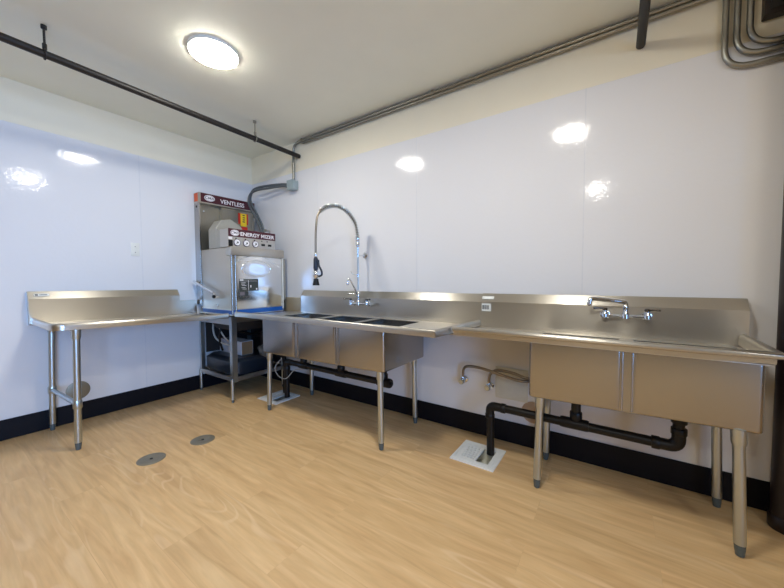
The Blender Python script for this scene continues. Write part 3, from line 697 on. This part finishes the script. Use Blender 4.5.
# ------------------------------------------------------------------ floor sinks
def floor_sink(cx, cy, rot, w, label, group):
    t = thing('floor_sink', label, 'floor drain', (cx, cy, 0), group); t.rotation_euler = (0, 0, rot)
    M = Matrix.Translation((cx, cy, 0)) @ Matrix.Rotation(rot, 4, 'Z'); h = w/2; k_ = h-.052
    z0, z1 = .0004, .009
    m = MB()
    for b_ in ((-h, h, -h, -k_), (-h, h, k_, h), (-h, -k_, -k_, k_), (k_, h, -k_, k_)): m.box(*b_, z0, z1, mat=M)
    g_ = h-.022
    m.build('frame', GRATE_W, t, 0)
    MB().sweep([tuple((M @ Vector((x, y, 0))).xy) for x, y in ((-g_, -g_), (g_, -g_), (g_, g_), (-g_, g_), (-g_, -g_))], [(-.004, z1), (0, z1+.002), (.004, z1)]).build('frame_bead', GRATE_W, t, 0)
    m = MB()
    for i in range(7):
        y = -k_+.008+i*(2*k_-.016)/6; m.box(-k_-.005, .008, y-.008, y+.008, .002, .0095, mat=M)
    m.box(-.002, .013, -k_-.005, k_+.005, .002, .0105, mat=M)
    m.build('grate', GRATE_W, t, 0)
    MB().box(-k_-.005, .010, -k_-.005, k_+.005, .0006, .0018, mat=M).build('grate_gap_shade', GAP_SHADE, t, 0)  # grey sheet under the slats stands in for shade in the gaps
    m = MB(); q = HH-.002; A = Matrix.Translation((cx, cy, 0))
    m.loops([[tuple(A @ Vector(p_)) for p_ in ((-a_, -a_, z), (a_, -a_, z), (a_, a_, z), (-a_, a_, z))] for a_, z in ((q, -.002), (q-.015, -.065), (q-.04, -.075))], cap0=False)
    m.build('bowl', HOLE, t, 0)
    return t
floor_sink(*SINKS[0], 'white square floor sink with half grate under the two compartment sink', 'floor sinks')
floor_sink(*SINKS[1], 'white square floor sink beneath the three compartment sink beside the dishwasher', 'floor sinks')

# ------------------------------------------------------------------ cleanout covers
def cover_floor(x, y, label):
    o = MB().lathe((x, y, .0003), (0, 0, 1), [(.083, 0), (.083, .0025), (.079, .004), (.03, .004), (.028, .0032)], 44).build('cleanout_cover', COVER)
    tag(o, label, 'floor cover', 'floor cleanout covers'); MB().box(x-.012, x+.012, y-.002, y+.002, .0038, .0046).lathe((x, y, .0038), (0, 0, 1), [(.010, 0), (.009, .0015)]).build('screw', DARK_INK, o); return o
cover_floor(1.265, -1.617, 'round metal cover in the floor, the one nearer the viewer')
cover_floor(1.277, -1.284, 'round metal cover in the floor, the one nearer the sinks')
o = MB().lathe((FT+.0005, -1.715, .268), (1, 0, 0), [(.080, 0), (.080, .003), (.074, .006), (.01, .007)], 44).build('wall_cover', COVER); tag(o, 'round grey cover plate on the left wall behind the dish table legs', 'wall cover')
MB().lathe((FT+.0072, -1.715, .268), (1, 0, 0), [(.009, 0), (.008, .0015)]).build('screw', DARK_INK, o)
o = MB().lathe((3.395, -FT-.0005, .262), (0, -1, 0), [(.078, 0), (.078, .003), (.072, .006), (.01, .007)], 44).build('wall_cover', COVER_TAN); tag(o, 'round tan cover plate low on the back wall behind the black drain pipe', 'wall cover')
MB().lathe((3.395, -FT-.0072, .262), (0, -1, 0), [(.009, 0), (.008, .0015)]).build('screw', DARK_INK, o)
o = MB().box(3.125, 3.358, -FT-.007, -FT-.0005, .325, .562, .002, 1).build('access_panel', plain('ivory_panel', (226, 221, 204), .45), None, 30); tag(o, 'white square access panel low on the back wall behind the hoses', 'access panel')
o = MB().box(FT+.0005, FT+.007, -1.300, -1.230, 1.464, 1.592, .003, 2).build('wall_plate', PLASTIC_W); tag(o, 'blank white wall plate on the left wall above the dish table', 'wall plate')
MB().lathe((FT+.007, -1.265, 1.50), (1, 0, 0), [(.004, 0), (.003, .001)]).lathe((FT+.007, -1.265, 1.556), (1, 0, 0), [(.004, 0), (.003, .001)]).build('screw', GREY_INK, o)

# ------------------------------------------------------------------ supply valves with braided hoses
def valve(x, z, pts, label):
    t = thing('supply_valve', label, 'valve', (x, -.02, z), 'supply valves')
    MB().lathe((x, -FT-.0005, z), (0, -1, 0), [(.028, 0), (.026, .006), (.012, .010), (.011, .05)]).lathe((x, -.055, z-.02), (0, 0, 1), [(.012, 0), (.016, .004), (.016, .034), (.011, .04), (.011, .055)]).build('valve_body', CHROME, t)
    MB().lathe((x, -.066, z), (0, -1, 0), [(.008, 0), (.008, .014), (.020, .016), (.022, .024), (.018, .032)]).build('valve_handle', GALV, t)
    MB().tube(catmull(pts), .0105, 12).build('braided_hose', HOSE, t)
valve(2.880, .420, [(2.88, -.055, .45), (2.89, -.06, .515), (2.93, -.08, .548), (3.02, -.10, .556), (3.12, -.11, .545), (3.22, -.11, .525), (3.34, -.12, .512), (3.45, -.062, .520), (3.70, -.066, .60), (3.80, -.066, .80)], 'small chrome supply valve on the back wall, left of the two')
valve(3.088, .408, [(3.088, -.055, .435), (3.10, -.06, .505), (3.145, -.07, .545), (3.20, -.075, .552), (3.28, -.08, .546), (3.37, -.09, .528), (3.46, -.042, .535), (3.80, -.045, .62), (3.95, -.045, .80)], 'small chrome supply valve on the back wall beside the access panel')

# ------------------------------------------------------------------ ceiling things
def ceiling_light(x, y, label):
    t = thing('ceiling_light', label, 'ceiling light', (x, y, RZ), 'round ceiling lights')
    MB().lathe((x, y, RZ-.0005), (0, 0, -1), [(.156, 0), (.156, .010), (.152, .018), (.147, .019)], 48).build('light_frame', PLASTIC_W, t)
    MB().lathe((x, y, RZ-.014), (0, 0, -1), [(.1465, 0), (.1465, .010), (.12, .019), (.06, .024), (.001, .025)], 48).build('diffuser', LAMP, t)
ceiling_light(1.590, -1.285, 'glowing round ceiling light above the dish table and dishwasher')
ceiling_light(3.430, -1.480, 'round ceiling light above the front of the two compartment sink')
ceiling_light(3.560, -4.120, 'round ceiling light at the back of the room, far from the sinks')

ceiling_light(5.600, -3.400, 'unseen round fill light added at the right end of the room')  # made-up fixture out of view, added to brighten the back wall's right end

def ceiling_pipe(a, b_, hang, label):
    t = thing('ceiling_pipe', label, 'pipe', ((a[0]+b_[0])/2, (a[1]+b_[1])/2, RZ), 'black ceiling pipes')
    MB().tube([a, b_], .023, 18).build('pipe_run', BLACK_PIPE, t)
    for y in hang:
        f = (y-a[1])/(b_[1]-a[1]); x = a[0]+(b_[0]-a[0])*f; z = a[2]
        h = MB().tube([(x, y, z+.045), (x, y, RZ-.0005)], .006, 10).lathe((x, y, RZ-.0005), (0, 0, -1), [(.014, 0), (.014, .02), (.008, .024)]).lathe((x, y, z+.03), (0, 0, 1), [(.011, 0), (.011, .03), (.007, .036)])
        h.tube([(x+.028*cos(2*pi*i/24), y, z+.028*sin(2*pi*i/24)) for i in range(24)], .005, 8, closed=True)
        h.build('pipe_hanger', EMT if y > -1 else BLACK_PIPE, t)
ceiling_pipe((1.055, -5.1, 2.602), (.925, -.012, 2.602), (-1.99, -.56), 'long black ceiling pipe on the left with rod hangers')
ceiling_pipe((3.968, -5.1, 2.600), (3.962, -.012, 2.600), (-3.2,), 'black ceiling pipe at the upper right, its end just above the sinks')

# conduits along the top of the back wall
K = thing('wall_conduit', 'thin grey conduit along the ceiling corner, bending down to the grey box', 'conduit', (2.5, -.03, RZ), 'grey conduits')
MB().tube(bend([(.848, -.03, 2.36), (.848, -.03, 2.748), (1.05, -.03, 2.750), (6.4, -.03, 2.750)], .10), .0135, 14).build('pipe_run', EMT, K)
o = MB()
for x in (1.0, 2.6, 4.2): o.box(x-.012, x+.012, -.047, -.0005, 2.729, 2.734).box(x-.012, x+.012, -.047, -.044, 2.732, 2.766)
o.build('pipe_clip', EMT, K, 0)
K2 = MB().tube([(1.02, -.030, 2.7235-.0), (6.4, -.030, 2.7235)], .0115, 14).build('wall_conduit', EMT); tag(K2, 'straight grey conduit running just below the other along the back wall top', 'conduit', 'grey conduits')
JB = thing('junction_box', 'small grey junction box on the back wall beside the dishwasher cabinet', 'junction box', (.845, -.05, 2.28))
MB().box(.797, .899, -.080, -.0045, 2.236, 2.338, .006, 2).build('box_body', BOXGREY, JB)
MB().box(.793, .903, -.086, -.0805, 2.232, 2.342, .003, 1).build('box_cover', BOXGREY, JB)
def flex(off, label):
    o_ = Vector(off)
    pts = [(.796, -.045, 2.300), (.70, -.07, 2.312), (.52, -.11, 2.316), (.34, -.14, 2.314), (.235, -.15, 2.285), (.190, -.15, 2.20), (.235, -.15, 2.11), (.33, -.15, 1.985), (.42, -.15, 1.855), (.447, -.15, 1.74), (.450, -.15, 1.559)]
    P = [Vector(p_)+o_*min(1, .4+i*.3) for i, p_ in enumerate(pts)]; P[-1].z = 1.559
    t = MB().tube(catmull(P), .0135, 14).build('flexible_conduit', FLEX); tag(t, label, 'conduit', 'flexible conduits')
    MB().tube([P[0], P[0]+Vector((-.04, 0, .002))], .019, 12).build('connector', ABS, t)
flex((0, 0, .010), 'dark grey flexible conduit from junction box to dishwasher, upper of the pair')
flex((.012, -.03, -.03), 'dark grey flexible conduit from junction box to dishwasher, lower of the pair')

# three bent conduits, upper right
for x, zb_, lab in ((4.318, 2.318, 'outermost'), (4.362, 2.367, 'middle'), (4.409, 2.404, 'innermost')):
    rr_ = .115
    o = MB().tube(bend([(x, -.025, RZ-.0005), (x, -.025, zb_), (6.0, -.025, zb_)], rr_, 12), .0138, 14).build('bent_conduit', EMT)
    tag(o, '%s of three bent grey conduits at the upper right of the back wall' % lab, 'conduit', 'bent grey conduits')
DB = thing('wall_cabinet', 'dark wall box at the top right corner above the bent conduits', 'cabinet', (4.9, -.03, 2.5))
MB().box(4.452, 5.30, -.060, -.0045, 2.520, 2.765, .004, 1).build('cabinet_body', SOIL, DB, 30)
MB().box(4.47, 5.28, -.066, -.0605, 2.540, 2.750, .003, 1).build('cabinet_cover', BLACK_PIPE, DB, 30)
# big vertical pipe
VP = thing('soil_pipe', 'thick dark vertical pipe at the right edge of the back wall', 'pipe', (4.575, -.135, 0))
MB().tube([(4.580, -.140, .0), (4.580, -.140, RZ)], .060, 28).build('pipe_run', SOIL, VP)
o = MB(); coupling(o, (4.580, -.140, .0005), (4.580, -.140, .07), .066); o.build('floor_collar', SOIL, VP)

# ------------------------------------------------------------------ light from outside
wd = bpy.data.worlds.new('sky'); sc.world = wd; wd.use_nodes = True
bg = wd.node_tree.nodes['Background']; bg.inputs['Color'].default_value = (.42, .62, 1, 1); bg.inputs['Strength'].default_value = 1.0
la = bpy.data.lights.new('daylight', 'AREA'); la.shape = 'RECTANGLE'; la.size = 2.3; la.size_y = 2.0; la.energy = 86; la.color = (.24, .50, 1); la.spread = radians(95)
lo = bpy.data.objects.new('daylight', la); C.objects.link(lo); lo.location = (RX+.4, -4.05, 1.3); lo.rotation_euler = (0, radians(90), radians(-14))

# ------------------------------------------------------------------ camera
cd = bpy.data.cameras.new('camera'); cam = bpy.data.objects.new('camera', cd); C.objects.link(cam)
cd.sensor_fit = 'HORIZONTAL'; cd.sensor_width = 36; cd.lens = 327.52/784*36; cd.clip_start = .02
yaw, pit, rol = radians(34.455), radians(-2.428), radians(-.245)
F = Vector((-sin(yaw)*cos(pit), cos(yaw)*cos(pit), sin(pit))); R = Vector((cos(yaw), sin(yaw), 0)); U = R.cross(F)
R2 = R*cos(rol)+U*sin(rol); U2 = -R*sin(rol)+U*cos(rol)
cam.matrix_world = Matrix(((R2.x, U2.x, -F.x, 3.874), (R2.y, U2.y, -F.y, -2.492), (R2.z, U2.z, -F.z, 1.220), (0, 0, 0, 1)))
sc.camera = cam
sc.view_settings.view_transform = 'Standard'; sc.view_settings.look = 'None'
sc.view_settings.exposure = 0; sc.view_settings.gamma = 1
sc.cycles.caustics_reflective = False; sc.cycles.caustics_refractive = False; sc.cycles.max_bounces = 8; sc.cycles.diffuse_bounces = 5; sc.cycles.glossy_bounces = 4
sc.cycles.sample_clamp_indirect = 6; sc.cycles.use_denoising = True
